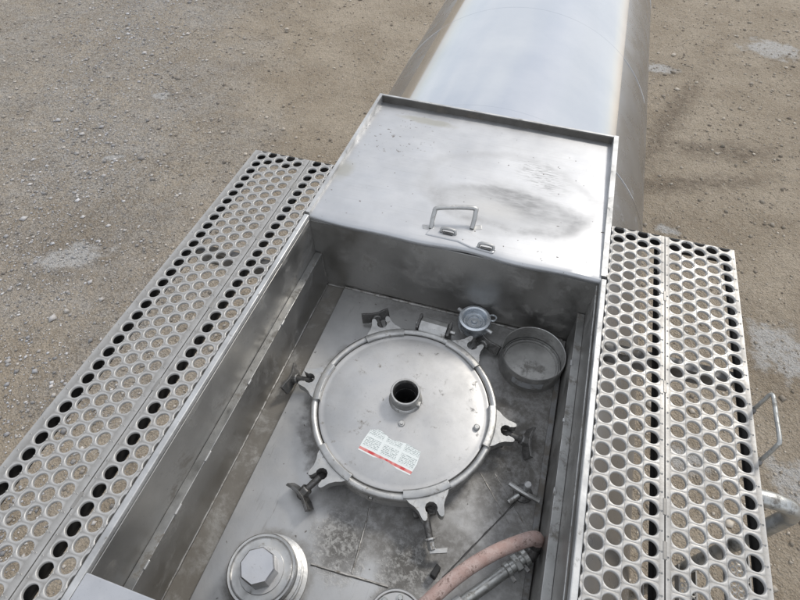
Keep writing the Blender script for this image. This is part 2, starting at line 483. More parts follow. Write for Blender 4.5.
# denser in the grey windrow at left
dens = 0.33 + 0.67 * np.exp(-(((xs + 5.9 + (ys - 4.4) * 0.5) / 1.6) ** 2))
clump = np.sin(xs * 1.9 + np.sin(ys * 1.3) * 2) * np.sin(ys * 2.3 + np.sin(xs * 1.1) * 2)
dens *= 0.75 + 0.25 * clump
keep = (rng.random(N * 2) < dens) & ~((np.abs(xs) < 0.7) & (ys < 7))
xs, ys = xs[keep], ys[keep]
n_ = len(xs)
sz = np.clip(0.0062 * np.exp(rng.normal(0, 0.58, n_)), 0.003, 0.034)
ov = np.array([(1, 0, 0), (-1, 0, 0), (0, 1, 0), (0, -1, 0), (0, 0, 1), (0, 0, -0.6)], float)
of = np.array([(0, 2, 4), (2, 1, 4), (1, 3, 4), (3, 0, 4), (2, 0, 5), (1, 2, 5), (3, 1, 5), (0, 3, 5)])
V = ov[None] * rng.uniform(0.65, 1.35, (n_, 6, 3)) * sz[:, None, None]
V[:, :, :2] *= rng.uniform(0.8, 1.4, (n_, 1, 1)); V[:, :, 2] *= rng.uniform(0.5, 0.9, (n_, 1))
a_ = rng.uniform(0, 2 * PI, n_); ca, sa = np.cos(a_)[:, None], np.sin(a_)[:, None]
X = V[:, :, 0] * ca - V[:, :, 1] * sa + xs[:, None]
Y = V[:, :, 0] * sa + V[:, :, 1] * ca + ys[:, None]
Z = V[:, :, 2] + GZ + (sz * 0.25)[:, None]
VV = np.stack([X, Y, Z], -1).reshape(-1, 3)
FF = (of[None] + (np.arange(n_) * 6)[:, None, None]).reshape(-1, 3)
me = bpy.data.meshes.new('gravel')
me.vertices.add(len(VV)); me.vertices.foreach_set('co', VV.ravel())
me.loops.add(FF.size); me.loops.foreach_set('vertex_index', FF.ravel().astype(np.int32))
me.polygons.add(len(FF)); me.polygons.foreach_set('loop_start', (np.arange(len(FF)) * 3).astype(np.int32))
me.update(calc_edges=True)
shade = rng.uniform(0, 1, n_)
cols = np.array([0.20, 0.17, 0.135])[None] * (1 - shade[:, None]) + np.array([0.56, 0.50, 0.42])[None] * shade[:, None]
gl = np.exp(-(((xs + 5.9 + (ys - 4.4) * 0.5) / 1.8) ** 2))[:, None] * rng.uniform(0.3, 1, (n_, 1))
cols = cols * (1 - gl) + (cols.mean(1, keepdims=True) * np.array([0.98, 0.99, 1.03]) * 1.35) * gl
ca_ = me.color_attributes.new('stone', 'FLOAT_COLOR', 'POINT')
ca_.data.foreach_set('color', np.concatenate([np.repeat(cols, 6, 0), np.ones((n_ * 6, 1))], 1).ravel())
t = NT('loose_stone')
at = t.n.new('ShaderNodeAttribute'); at.attribute_name = 'stone'
t.fin(at.outputs['Color'], 0.9, 0.0, 0.25)
gv = link('gravel', me, t.m)
gv['kind'] = 'stuff'; tag(gv, 'loose gravel and small stones scattered over the yard', 'gravel')

# ------------------------------------------------------------------ tank
TR, TZ = 0.80, -0.845
BY0, BY1, BX = -0.98, 0.446, 0.461     # box opening in the jacket
tank = thing('tank', 'polished stainless trailer tank running away behind the flipped open lid', 'tank', (0, 2.0, TZ - TR))
nang = 180
yss = [-2.2, BY0, BY1, 1.30, 2.28, 3.8, 6.0]
def jacket(keep, rad):
    mb = MB()
    for yi in range(len(yss) - 1):
        y0, y1 = yss[yi], yss[yi + 1]
        for i in range(nang):
            a0, a1 = 2 * PI * i / nang, 2 * PI * (i + 1) / nang
            am = (a0 + a1) / 2
            if not keep(math.degrees(am)): continue
            if abs(y0 - BY0) < 1e-6 and abs(TR * math.cos(am)) < BX and math.sin(am) > 0: continue
            mb.add([(rad * math.cos(a0), y0, TZ + rad * math.sin(a0)), (rad * math.cos(a1), y0, TZ + rad * math.sin(a1)),
                    (rad * math.cos(a1), y1, TZ + rad * math.sin(a1)), (rad * math.cos(a0), y1, TZ + rad * math.sin(a0))], [(0, 1, 2, 3)])
    me = mb.mesh('jacket')
    bm = bmesh.new(); bm.from_mesh(me); bmesh.ops.remove_doubles(bm, verts=bm.verts, dist=1e-5); bmesh.ops.recalc_face_normals(bm, faces=bm.faces); bm.to_mesh(me); bm.free()
    return me
link('side_sheet', jacket(lambda d: d > 125.5 or d < 52, TR), 'side_metal', tank, smooth=True)
link('top_sheet', jacket(lambda d: 50 < d < 127.9, TR + 0.0018), 'tank', tank, smooth=True)
for y_ in (-2.2, 6.0):
    link('end_cap', MB().add([(TR * math.cos(2 * PI * i / nang), y_, TZ + TR * math.sin(2 * PI * i / nang)) for i in range(nang)], [tuple(range(nang))]).mesh(), 'side_metal', tank)
for y_ in (1.30, 2.28, 3.8):
    mb = MB()
    prof = [(TR + 0.0012, -0.0016), (TR + 0.0023, -0.0005), (TR + 0.0023, 0.0005), (TR + 0.0012, 0.0016)]
    vs = []; fs = []
    for i in range(nang):
        a = 2 * PI * i / nang
        for r, dy in prof: vs.append((r * math.cos(a), y_ + dy, TZ + r * math.sin(a)))
    for i in range(nang):
        j = (i + 1) % nang
        for q in range(3): fs.append((i * 4 + q, j * 4 + q, j * 4 + q + 1, i * 4 + q + 1))
    mb.add(vs, fs)
    link('weld_seam', mb.mesh('weld_seam'), 'tank', tank, smooth=True)
# bearing frame under the tank so that it stands on something
for y_ in (4.6, -1.7):
    mb = MB().box(-0.55, 0.55, y_ - 0.06, y_ + 0.06, TZ - TR - 0.45, TZ - TR + 0.12)
    for sx in (-1, 1):
        mb.box(sx * 0.42 - 0.05, sx * 0.42 + 0.05, y_ - 0.05, y_ + 0.05, GZ, TZ - TR - 0.451)
    link('support_frame', mb.mesh('support_frame'), 'beam', tank, bevel=0.004)

# ------------------------------------------------------------------ spill box
box = thing('spill_box', 'open grey steel spill box sunk into the tank top around the manhole', 'spill box', (0, 0, ZF))
XL, XR = -0.458, 0.464        # inner faces of upper walls
YB, YN = 0.434, -0.95
LZ = -0.172
LL, LR = -0.432, 0.4435       # faces of lower walls
TH = 0.004
link('back_wall', MB().box(XL - 0.012, XR + 0.012, YB, YB + TH, ZF - 0.02, -0.026).mesh(), 'wall', box)
link('front_wall', MB().box(XL - 0.012, XR + 0.012, YN - TH, YN, ZF - 0.02, -0.004).mesh(), 'wall', box)
link('side_wall', MB().box(XL - TH, XL, YN + 0.001, YB - 0.001, LZ - 0.01, -0.003).mesh(), 'wall', box)
link('side_wall', MB().box(XR, XR + TH, YN + 0.001, YB - 0.001, LZ - 0.01, -0.003).mesh(), 'wall', box)
link('lower_wall', MB().add([(LL - 0.004, YN + .001, LZ - .004), (LL - 0.004, YB - .001, LZ - .004), (LL, YB - .001, ZF - 0.01), (LL, YN + .001, ZF - 0.01),
                             (LL - 0.008, YN + .001, LZ - .004), (LL - 0.008, YB - .001, LZ - .004), (LL - 0.004, YB - .001, ZF - 0.01), (LL - 0.004, YN + .001, ZF - 0.01)],
                            [(0, 1, 2, 3), (4, 7, 6, 5), (0, 4, 5, 1), (3, 2, 6, 7), (0, 3, 7, 4), (1, 5, 6, 2)]).mesh(), 'wall', box)
link('lower_wall', MB().box(LR, LR + 0.004, YN + .001, YB - .001, ZF - 0.01, LZ - .004).mesh(), 'wall', box)
link('ledge', MB().box(XL + 0.0005, LL - 0.001, YN + .002, YB - .002, LZ - 0.004, LZ).mesh(), 'ledge', box, bevel=0.0015)
link('ledge', MB().box(LR - 0.003, XR - 0.0005, YN + .002, YB - .002, LZ - 0.004, LZ).mesh(), 'ledge', box, bevel=0.0015)
for y_, l_ in ((-0.60, .022), (-0.47, .028), (-0.33, .03), (-0.10, .018), (0.12, .02)):
    link('tack_weld', MB().box(LL - 0.004, LL + 0.002, y_ - l_ / 2, y_ + l_ / 2, LZ - 0.004, LZ + 0.003).mesh(), 'rim', box, bevel=0.002)
for y_, l_ in ((-0.42, .02), (-0.15, .02), (0.05, .012), (0.24, .02)):
    link('tack_weld', MB().box(LR - 0.006, LR + 0.001, y_ - l_ / 2, y_ + l_ / 2, LZ - 0.004, LZ + 0.003).mesh(), 'rim', box, bevel=0.002)
# rims: top bar with a hanging lip
link('rim', MB().box(-0.4725, -0.4555, YN - 0.01, YB + 0.0, -0.022, 0.0).mesh(), 'rim', box, bevel=0.0025)
link('rim', MB().box(0.463, 0.4785, YN - 0.01, YB + 0.0, -0.022, 0.0005).mesh(), 'rim', box, bevel=0.0025)
link('rim_lip', MB().box(-0.4545, -0.4515, YN, YB - 0.012, -0.03, -0.012).mesh(), 'wall', box, bevel=0.001)
link('rim_lip', MB().box(0.4555, 0.4585, YN, YB - 0.012, -0.034, -0.02).mesh(), 'ledge', box, bevel=0.001)
# floor: grimy base sheet with the raised brushed plate on top
link('floor_strip', MB().box(LL + 0.0005, LR - 0.0005, YN, YB - 0.0005, ZF - 0.022, ZF - 0.010).mesh(), 'strip', box)
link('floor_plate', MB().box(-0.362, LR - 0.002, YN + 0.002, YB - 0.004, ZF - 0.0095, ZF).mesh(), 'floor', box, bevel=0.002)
def bead(p0, p1, r=0.0032, wob=0.0005, n=14, mat='weld', name='weld_bead'):
    p0, p1 = Vector(p0), Vector(p1)
    L = (p1 - p0).length
    n = max(6, int(L / 0.012))
    pts = [p0.lerp(p1, i / n) + Vector((random.uniform(-wob, wob), random.uniform(-wob, wob), 0)) for i in range(n + 1)]
    link(name, MB().tube(pts, [r * random.uniform(0.8, 1.2) for _ in pts], 6).mesh(), mat, box, smooth=True)
bead((-0.36, YB - 0.006, ZF + 0.001), (0.43, YB - 0.006, ZF + 0.001), 0.005)
bead((LL + 0.003, YB - 0.003, ZF - 0.008), (-0.365, YB - 0.003, ZF - 0.008), 0.004)
bead((LL + 0.001, -0.65, ZF - 0.009), (LL + 0.001, YB - 0.01, ZF - 0.009), 0.0035)
bead((LL - 0.002, YB - 0.003, ZF), (LL - 0.004, YB - 0.003, LZ), 0.004)
bead((-0.105, -0.463, ZF), (0.10, -0.452, ZF), 0.0035)
bead((0.003, -0.452, ZF), (-0.008, -0.285, ZF), 0.0028)
bead((0.225, -0.392, ZF - .001), (0.37, -0.15, ZF - .001), 0.0026, mat='dark')
bead((0.36, -0.21, ZF - .001), (0.26, -0.10, ZF - .001), 0.0022)
bead((0.40, -0.20, ZF - .001), (0.30, -0.09, ZF - .001), 0.0020)
link('floor_rail', MB().box(LR - 0.020, LR - 0.004, -0.9, 0.40, ZF + 0.0004, ZF + 0.006).mesh(), 'beam', box, bevel=0.001)

# near cover plate over the front of the box
cp = tag(link('box_cover', MB().box(-0.4535, 0.454, -1.25, -0.656, -0.006, 0.0028).mesh(), 'plate', None, bevel=0.002),
         'plain light grey steel cover plate corner at the bottom left of the box', 'cover plate')

# ------------------------------------------------------------------ flipped tray lid
lid = thing('folded_hatch', 'scuffed silver hinged box lid lying open with raised edges and a handle', 'lid', (0, 0.8, -0.04))
def warp(me):
    for v in me.vertices:
        x, y, z = v.co
        f = max(0, (y - 0.44) / 0.73)
        v.co.z -= 0.016 * (x + 0.47) / 0.95 * f
    return me
LX0, LX1, LY0, LY1 = -0.4725, 0.4785, 0.4405, 1.192
nx, ny = 40, 28
vs = []; fs = []
for j in range(ny + 1):
    for i in range(nx + 1):
        x = LX0 + 0.012 + (LX1 - LX0 - 0.027) * i / nx
        y = LY0 + (LY1 - 0.01 - LY0) * (j / ny)
        f_ = (y - LY0) / (LY1 - LY0)
        z = -0.005 - 0.025 * f_ ** 0.9 + 0.002 * math.sin(x * 5 + 1) * math.sin(y * 6) * min(1, f_ * 3) - 0.005 * math.exp(-((x - 0.16) ** 2 / 0.03 + (y - 0.7) ** 2 / 0.012))
        e = max(0, 1 - (y - LY0) / 0.06)
        z -= 0.004 * e * (0.5 + 0.5 * math.sin(x * 9))
        y += 0.004 * math.sin(x * 11 + 0.6) * e + 0.003 * math.sin(x * 23) * e
        vs.append((x, y, z))
for j in range(ny):
    for i in range(nx):
        k = j * (nx + 1) + i
        fs.append((k, k + 1, k + nx + 2, k + nx + 1))
# rolled near edge
b0 = len(vs)
prof = [(-0.005, -0.003), (-0.0085, -0.009), (-0.008, -0.016), (-0.005, -0.021), (0.0, -0.0225)]
for dy, dz in prof:
    for i in range(nx + 1):
        x, y, z = vs[i]
        wv = 0.001 * math.sin(x * 17 + 1)
        vs.append((x, y + dy + wv, z + dz))
rows = [list(range(nx + 1))] + [[b0 + q * (nx + 1) + i for i in range(nx + 1)] for q in range(len(prof))]
for q in range(len(prof)):
    for i in range(nx):
        fs.append((rows[q][i], rows[q + 1][i], rows[q + 1][i + 1], rows[q][i + 1]))
link('sheet', warp(MB().add(vs, fs).mesh()), 'tray', lid, smooth=True)
def strip(x0, x1, y0, y1, z0, z1, n=8):
    mb = MB()
    for i in range(n):
        if y1 - y0 > x1 - x0:
            mb.box(x0, x1, y0 + (y1 - y0) * i / n, y0 + (y1 - y0) * (i + 1) / n, z0, z1)
        else:
            mb.box(x0 + (x1 - x0) * i / n, x0 + (x1 - x0) * (i + 1) / n, y0, y1, z0, z1)
    me_ = mb.mesh()
    bm = bmesh.new(); bm.from_mesh(me_); bmesh.ops.remove_doubles(bm, verts=bm.verts, dist=1e-5)
    dead = [f for f in bm.faces if all(len(e.link_faces) > 2 for e in f.edges)]
    bmesh.ops.delete(bm, geom=dead, context='FACES'); bmesh.ops.recalc_face_normals(bm, faces=bm.faces)
    bm.to_mesh(me_); bm.free()
    return warp(me_)
link('flange', strip(LX0, LX0 + 0.013, LY0 + 0.004, LY1, -0.034, 0.0005), 'rim', lid)
link('flange', strip(LX1 - 0.017, LX1, LY0 + 0.004, LY1, -0.034, 0.0015), 'rim', lid)
link('flange', strip(LX0 + 0.0131, LX1 - 0.0171, LY1 - 0.009, LY1, -0.034, 0.0), 'rim', lid)
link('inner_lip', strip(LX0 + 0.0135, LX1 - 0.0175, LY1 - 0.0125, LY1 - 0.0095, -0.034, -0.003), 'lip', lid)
# handle: folded strap standing on the lid, with tabs and two bolted slots
hb = MB()
A, B = Vector((-0.064, 0.497, -0.008)), Vector((0.060, 0.536, -0.010))
upv = Vector((0.0, 0.046, 0.046))
ax_ = (B - A).normalized(); pz = Vector((0, 0, 1)); py = Vector((-ax_.y, ax_.x, 0))
def bar(mb, p0, p1, wv, tv):
    p0, p1 = Vector(p0), Vector(p1)
    vs_ = []
    for p_ in (p0, p1):
        for a_, b_ in ((-1, -1), (1, -1), (1, 1), (-1, 1)):
            vs_.append(p_ + wv * a_ * 0.5 + tv * b_ * 0.5)
    mb.add(vs_, [(0, 3, 2, 1), (4, 5, 6, 7), (0, 1, 5, 4), (1, 2, 6, 5), (2, 3, 7, 6), (3, 0, 4, 7)])
hnd = MB()
pts = smooth_path([A, A + upv * 0.75, A + upv + ax_ * 0.012, B + upv - ax_ * 0.012, B + upv * 0.75, B], 5)
hnd.tube(pts, 0.0075, 10)
ho = link('handle', hnd.mesh(), 'cast', lid, smooth=True)
for p_, s_ in ((A, -1), (B, 1)):
    m_ = MB()
    bar(m_, p_ + Vector((0, 0, -0.002)), p_ + ax_ * 0.030 * s_ + Vector((0, 0.008, -0.002)), py * 0.022, pz * 0.006)
    link('foot_tab', m_.mesh(), 'cast', ho, bevel=0.003)
pm = MB().prism([(-0.075, 0.462), (0.03, 0.462), (0.075, 0.448), (0.145, 0.444), (0.15, 0.465), (0.10, 0.490), (0.05, 0.518), (-0.06, 0.512)], -0.012, -0.0035)
link('latch_plate', warp(pm.mesh()), 'tray', lid, bevel=0.004)
for x_, y_ in ((-0.006, 0.488), (0.120, 0.458)):
    m_ = MB()
    m_.tube(smooth_path([(x_ - 0.023, y_, -0.004), (x_ - 0.018, y_ + 0.006, 0.007), (x_ + 0.018, y_ + 0.006, 0.006), (x_ + 0.023, y_, -0.005)], 4), 0.005, 8)
    lo_ = link('hinge_loop', m_.mesh(), 'cast', lid, smooth=True)
    link('slot', MB().box(x_ - 0.016, x_ + 0.016, y_ - 0.008, y_ + 0.001, -0.0034, 0.001).mesh(), 'dark', lo_, bevel=0.002)

# ------------------------------------------------------------------ grip-strut walkways
PITCH = 0.0413
HR = 0.0165
def cell(mb, cx, cy, wd, ht, r, n=24):
    """rectangular cell of sheet with a round hole pressed down into a collar"""
    k = n // 4
    circ = [(math.cos(2 * PI * i / n), math.sin(2 * PI * i / n)) for i in range(n)]
    vs_ = []; fs_ = []
    hx, hy = wd / 2, ht / 2
    for c_, s_ in circ:
        sc_ = min(hx / abs(c_) if abs(c_) > 1e-9 else 1e9, hy / abs(s_) if abs(s_) > 1e-9 else 1e9)
        vs_.append((cx + c_ * sc_, cy + s_ * sc_, 0))
    rings = [(r + 0.0014, 0.0008), (r + 0.0004, 0.0004), (r - 0.0007, -0.0014), (r - 0.0012, -0.0060)]
    for rr, zz in rings:
        for c_, s_ in circ: vs_.append((cx + c_ * rr, cy + s_ * rr, zz))
    for q in range(len(rings)):
        for i in range(n):
            j = (i + 1) % n
            fs_.append((q * n + i, q * n + j, (q + 1) * n + j, (q + 1) * n + i))
    b = len(vs_)
    # corners of the cell
    for sx, sy, qd in ((1, 1, 0), (-1, 1, 1), (-1, -1, 2), (1, -1, 3)):
        vs_.append((cx + sx * hx, cy + sy * hy, 0))
        lo = None
        for i in range(qd * k, qd * k + k):
            a_, b_ = vs_[i], vs_[(i + 1) % n]
            onx_a = abs(abs(a_[0] - cx) - hx) < 1e-7; onx_b = abs(abs(b_[0] - cx) - hx) < 1e-7
            if onx_a != onx_b: lo = i
        if lo is not None:
            fs_.append((lo, (lo + 1) % n, b + qd))
    mb.add(vs_, fs_)

def dimple(mb, x, y):
    vs_ = [(x + 0.0026 * math.cos(a), y + 0.0026 * math.sin(a), 0.0001) for a in [i * PI / 3 for i in range(6)]]
    vs_ += [(x + 0.0013 * math.cos(a), y + 0.0013 * math.sin(a), 0.0016) for a in [i * PI / 3 for i in range(6)]]
    vs_ += [(x, y, -0.0008)]
    mb.add(vs_, [(i, (i + 1) % 6, 6 + (i + 1) % 6, 6 + i) for i in range(6)] + [(6 + i, 6 + (i + 1) % 6, 12) for i in range(6)])

def tread(x0, x1, cols, y_first, stag0, y0, y1, depth=0.055):
    """one channel plank: perforated top cut to x0..x1, y0..y1 with turned-down sides"""
    wcol = abs(cols[1] - cols[0])
    mb = MB()
    rows_ = int((y1 - y0) / PITCH) + 3
    for ci, cx in enumerate(cols):
        off = (PITCH / 2 if (ci + stag0) % 2 else 0)
        for k in range(-1, rows_):
            cy = y_first - off - k * PITCH
            cell(mb, cx, cy, wcol, PITCH, HR)
            dimple(mb, cx + wcol / 2 - 0.0002, cy + 0.0001)
    xa, xb = min(cols) - wcol / 2, max(cols) + wcol / 2
    yt, yb_ = y_first + 2 * PITCH, y_first - (rows_ + 1) * PITCH
    for p, q in ((x0, xa), (xb, x1)):
        if q - p > 1e-4:
            mb.add([(p, yb_, 0), (q, yb_, 0), (q, yt, 0), (p, yt, 0)], [(0, 1, 2, 3)])
            k = 0
            while y_first - k * PITCH > y0:
                dimple(mb, (p + q) / 2, y_first - k * PITCH)
                k += 1
    me_ = bpy.data.meshes.new('tread')
    me_.from_pydata(mb.v, [], mb.f)
    bm = bmesh.new(); bm.from_mesh(me_)
    for co, no in (((x0, 0, 0), (-1, 0, 0)), ((x1, 0, 0), (1, 0, 0)), ((0, y0, 0), (0, -1, 0)), ((0, y1, 0), (0, 1, 0))):
        bmesh.ops.bisect_plane(bm, geom=bm.verts[:] + bm.edges[:] + bm.faces[:], plane_co=co, plane_no=no, clear_outer=True, dist=1e-6)
    bm.normal_update()
    def quad(a, b, c, d):
        bm.faces.new([bm.verts.new(p) for p in (a, b, c, d)])
    for xx in (x0, x1):
        quad((xx, y0, 0), (xx, y1, 0), (xx, y1, -depth), (xx, y0, -depth))
    quad((x0, y1, 0), (x1, y1, 0), (x1, y1, -depth), (x0, y1, -depth))
    bm.normal_update()
    bm.to_mesh(me_); bm.free()
    wa = me_.attributes.new('wear', 'FLOAT', 'POINT')
    cl = np.array(cols)
    co_ = np.zeros(len(me_.vertices) * 3); me_.vertices.foreach_get('co', co_); co_ = co_.reshape(-1, 3)
    wv_ = np.where(np.abs(co_[:, 2]) > 1e-5, 1.0, 0.18)
    mg = (co_[:, 0] < xa - 1e-4) | (co_[:, 0] > xb + 1e-4)
    wv_[mg] = 0.75
    wa.data.foreach_set('value', wv_)
    return me_

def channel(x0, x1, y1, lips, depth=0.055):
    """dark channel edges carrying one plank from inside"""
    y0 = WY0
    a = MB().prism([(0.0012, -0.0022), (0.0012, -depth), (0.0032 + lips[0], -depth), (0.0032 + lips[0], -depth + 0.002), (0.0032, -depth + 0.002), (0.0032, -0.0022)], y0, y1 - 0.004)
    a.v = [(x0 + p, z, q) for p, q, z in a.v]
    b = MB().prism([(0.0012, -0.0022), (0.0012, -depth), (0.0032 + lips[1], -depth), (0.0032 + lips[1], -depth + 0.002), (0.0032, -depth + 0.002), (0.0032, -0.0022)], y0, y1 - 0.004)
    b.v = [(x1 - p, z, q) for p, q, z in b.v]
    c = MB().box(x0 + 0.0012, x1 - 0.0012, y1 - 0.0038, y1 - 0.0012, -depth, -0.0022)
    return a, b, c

WY0 = -1.35
def walkway(label, xo, specs, yend, beam_x, name='walkway'):
    wk = thing(name, label, 'walkway', (xo, -0.3, -0.06))
    for (x0, x1, cols, yf_, st_, lips) in specs:
        tp = link('tread_panel', tread(x0, x1, cols, yf_, st_, WY0, yend), 'alu', wk, smooth=True)
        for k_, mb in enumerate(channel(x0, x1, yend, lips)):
            link('edge_shade_strip', mb.mesh(), 'channel_shade', tp)  # added strips, painted near-black as the shade under the plank edges
    for y_ in (0.245, -0.95):
        mb = MB().box(beam_x[0], beam_x[1], y_ - 0.016, y_ + 0.014, -0.0625, -0.0575)
        mb.box(beam_x[0], beam_x[1], y_ - 0.016, y_ - 0.012, -0.11, -0.0626)
        link('cross_beam', mb.mesh(), 'beam', wk)
    return wk

wl_ = walkway('perforated aluminium walkway without any handle, along the left box wall', -0.62,
              [(-0.7825, -0.5685, [-0.7445, -0.7090, -0.6735, -0.6380, -0.6025], 0.664, 0, (0.018, 0.004)),
               (-0.5655, -0.4730, [-0.5365, -0.4995, -0.4625], 0.664, 1, (0.004, 0.004))], 0.6965, (-0.78, -0.464))
wr_ = walkway('perforated aluminium walkway with a grab handle, along the right box wall', 0.66,
              [(0.4790, 0.6360, [0.4670, 0.5025, 0.5380, 0.5735, 0.6090], 0.676, 0, (0.004, 0.008)),
               (0.6390, 0.8360, [0.6660, 0.7015, 0.7370, 0.7725, 0.8080], 0.668, 0, (0.004, 0.004))], 0.6665, (0.472, 0.834))
for wk, x_, ys_ in ((wl_, -0.567, (0.55, 0.30, 0.02, -0.25, -0.545)), (wr_, 0.6375, (0.42, 0.12, -0.18, -0.27, -0.45))):
    for y_ in ys_:
        link('stitch_weld', MB().box(x_ - 0.004, x_ + 0.004, y_ - 0.018, y_ + 0.018, -0.004, 0.0012).mesh(), 'alu', wk, bevel=0.001)

# grab handle standing at the right walkway's outer edge
gp = smooth_path([(0.846, 0.128, -0.012), (0.848, 0.131, 0.03), (0.850, 0.134, 0.052), (0.852, 0.124, 0.060), (0.852, 0.07, 0.060), (0.852, 0.016, 0.060), (0.850, 0.006, 0.052), (0.848, 0.0, 0.03), (0.846, -0.006, -0.012)], 5)
gh = link('grab_handle', MB().tube(gp, 0.0048, 10).mesh(), 'pipe', wr_, smooth=True)
for y_ in (0.128, -0.006):
    m_ = MB(); cyl(m_, (0.8365, y_, -0.016), (1, 0, 0), 0.011, 0.013, 16, 0.002); link('boss', m_.mesh(), 'dark', gh, smooth=True)

# ladder hanging outside the right walkway
lad = thing('ladder', 'steel pipe access ladder hooked below the outer edge of right walkway', 'ladder', (0.925, -0.3, GZ))
for y_ in (-0.085, -0.53):
    p = smooth_path([(0.838, y_, -0.030), (0.875, y_, -0.028), (0.908, y_, -0.036), (0.928, y_, -0.062), (0.932, y_, -0.10), (0.932, y_, -0.16)], 5) + [Vector((0.932, y_, -0.8)), Vector((0.932, y_, GZ + 0.35))]
    link('rail', MB().tube(p, 0.0185, 16).mesh(), 'pipe', lad, smooth=True)
for k in range(8):
    z_ = -0.31 - 0.3 * k
    mb = MB()
    hw, pt = 0.024, 0.0155
    n0 = int((0.445 - 0.06) / pt)
    for c_ in range(3):
        cx = 0.932 + (c_ - 1) * 0.0150
        for i in range(n0):
            cy = -0.53 + 0.032 + i * pt + (pt / 2 if c_ % 2 else 0)
            m1 = MB()
            # square cell with a small round hole
            nn = 8
            vs_ = []
            for q in range(nn):
                a = 2 * PI * q / nn + PI / 8
                s_ = 1 / max(abs(math.cos(a)), abs(math.sin(a)))
                vs_.append((cx + math.cos(a) * s_ * 0.0075, cy + math.sin(a) * s_ * pt / 2, z_))
            for q in range(nn):
                a = 2 * PI * q / nn + PI / 8
                vs_.append((cx + math.cos(a) * 0.0046, cy + math.sin(a) * 0.0046, z_ - 0.001))
            mb.add(vs_, [(q, (q + 1) % nn, nn + (q + 1) % nn, nn + q) for q in range(nn)])
    mb.box(0.932 - 0.0262, 0.932 - 0.0226, -0.53, -0.085, z_ - 0.03, z_ + 0.0004)
    mb.box(0.932 + 0.0226, 0.932 + 0.0262, -0.53, -0.085, z_ - 0.03, z_ + 0.0004)
    link('rung', mb.mesh(), 'alu', lad)

# ------------------------------------------------------------------ manhole
mh = thing('manhole', 'round stainless manhole with clamped lid in the middle of the box floor', 'manhole', (0, 0, ZF))
def lo(name, mb, mat, parent, **k):
    return link(name, mb.mesh(name), mat, parent, local=True, **k)
lo('neck', MB().lathe([(0.268, -0.001), (0.262, 0.006), (0.256, 0.012), (0.256, 0.052), (0.264, 0.056)], n=72), 'cup', mh, smooth=True)
# clamp ring (tubular) with flat shoulder
rg_ = [(0.265 + 0.0115 * math.cos(a), 0.071 + 0.0115 * math.sin(a)) for a in [i * 2 * PI / 14 for i in range(14)]]
lo('clamp_ring', MB().lathe(rg_, n=96, closed=True), 'cast', mh, smooth=True)
prof = [(0.2535, 0.050), (0.2535, 0.070), (0.250, 0.0755), (0.244, 0.0765), (0.238, 0.0755), (0.232, 0.0770), (0.20, 0.0795), (0.15, 0.082), (0.10, 0.0838), (0.05, 0.0845), (0.0335, 0.0845)]
lmb = MB().lathe(prof, n=96)
lmb.v = [(x, y + 0.018 * min(1, max(0, (0.15 - math.hypot(x, y)) / 0.11)), z) for x, y, z in lmb.v]
ld = lo('lid', lmb, 'lidm', mh, smooth=True)
nk = lo('spout', MB().lathe([(0.050, 0.0838), (0.047, 0.088), (0.0425, 0.092), (0.0415, 0.118), (0.0435, 0.121), (0.0435, 0.128), (0.0415, 0.1305), (0.0375, 0.1305), (0.0355, 0.127), (0.0345, 0.10), (0.0345, 0.0)], c=(0, 0.018, 0), n=48), 'cast', ld, smooth=True)
lo('bore', MB().lathe([(0.0340, 0.118), (0.0338, 0.0), (0.001, -0.002)], c=(0, 0.018, 0), n=32), 'black', ld, smooth=True)  # black lining painted in as the shade deep in the spout
b_ = MB(); cyl(b_, (0.22, -0.006, 0.076), (0, 0, 1), 0.009, 0.012, 16, 0.003); lo('stud', b_, 'cast', ld, smooth=True)
b_ = MB(); cyl(b_, (0.012, -0.060, 0.0835), (0, 0, 1), 0.010, 0.004, 16, 0.0015); cyl(b_, (0.012, -0.060, 0.087), (0, 0, 1), 0.0055, 0.005, 6); lo('screw', b_, 'cast', ld, smooth=True)
# little locating pin block beside the spout
b_ = MB().box(0.036, 0.048, 0.0, 0.016, 0.086, 0.1); lo('lug_stop', b_, 'cast', ld, bevel=0.002)
# label
uax = Vector((0.159, -0.026)).normalized(); vax = Vector((-uax.y, uax.x)); lb0 = Vector((-0.081, -0.168))
outl = [(0, 0), (0.161, 0), (0.165, 0.035), (0.160, 0.071), (0.115, 0.075), (0.070, 0.066), (0.028, 0.078), (0.004, 0.066), (0.0, 0.03)]
vs_ = []; 
for a, b2 in outl:
    q = lb0 + uax * a + vax * b2
    rr = q.length
    zz = np.interp(rr, [0.05, 0.10, 0.15, 0.20, 0.232], [0.0845, 0.0838, 0.082, 0.0795, 0.0770]) + 0.0008
    vs_.append((q.x, q.y, float(zz)))
cq = lb0 + uax * 0.08 + vax * 0.035
vs_.append((cq.x, cq.y, float(np.interp(cq.length, [0.05, 0.10, 0.15, 0.20], [0.0845, 0.0838, 0.082, 0.0795])) + 0.0008))
nn = len(outl)
me = bpy.data.meshes.new('warning_label')
me.from_pydata(vs_, [], [(i, (i + 1) % nn, nn) for i in range(nn)])
uvl = me.uv_layers.new(name='UVMap')
uvs = [(a / 0.165, b2 / 0.078) for a, b2 in outl] + [(0.08 / 0.165, 0.035 / 0.078)]
for lp in me.loops: uvl.data[lp.index].uv = uvs[lp.vertex_index]
link('warning_label', me, 'label', ld, local=True, label='small white printed label with a red bottom line')

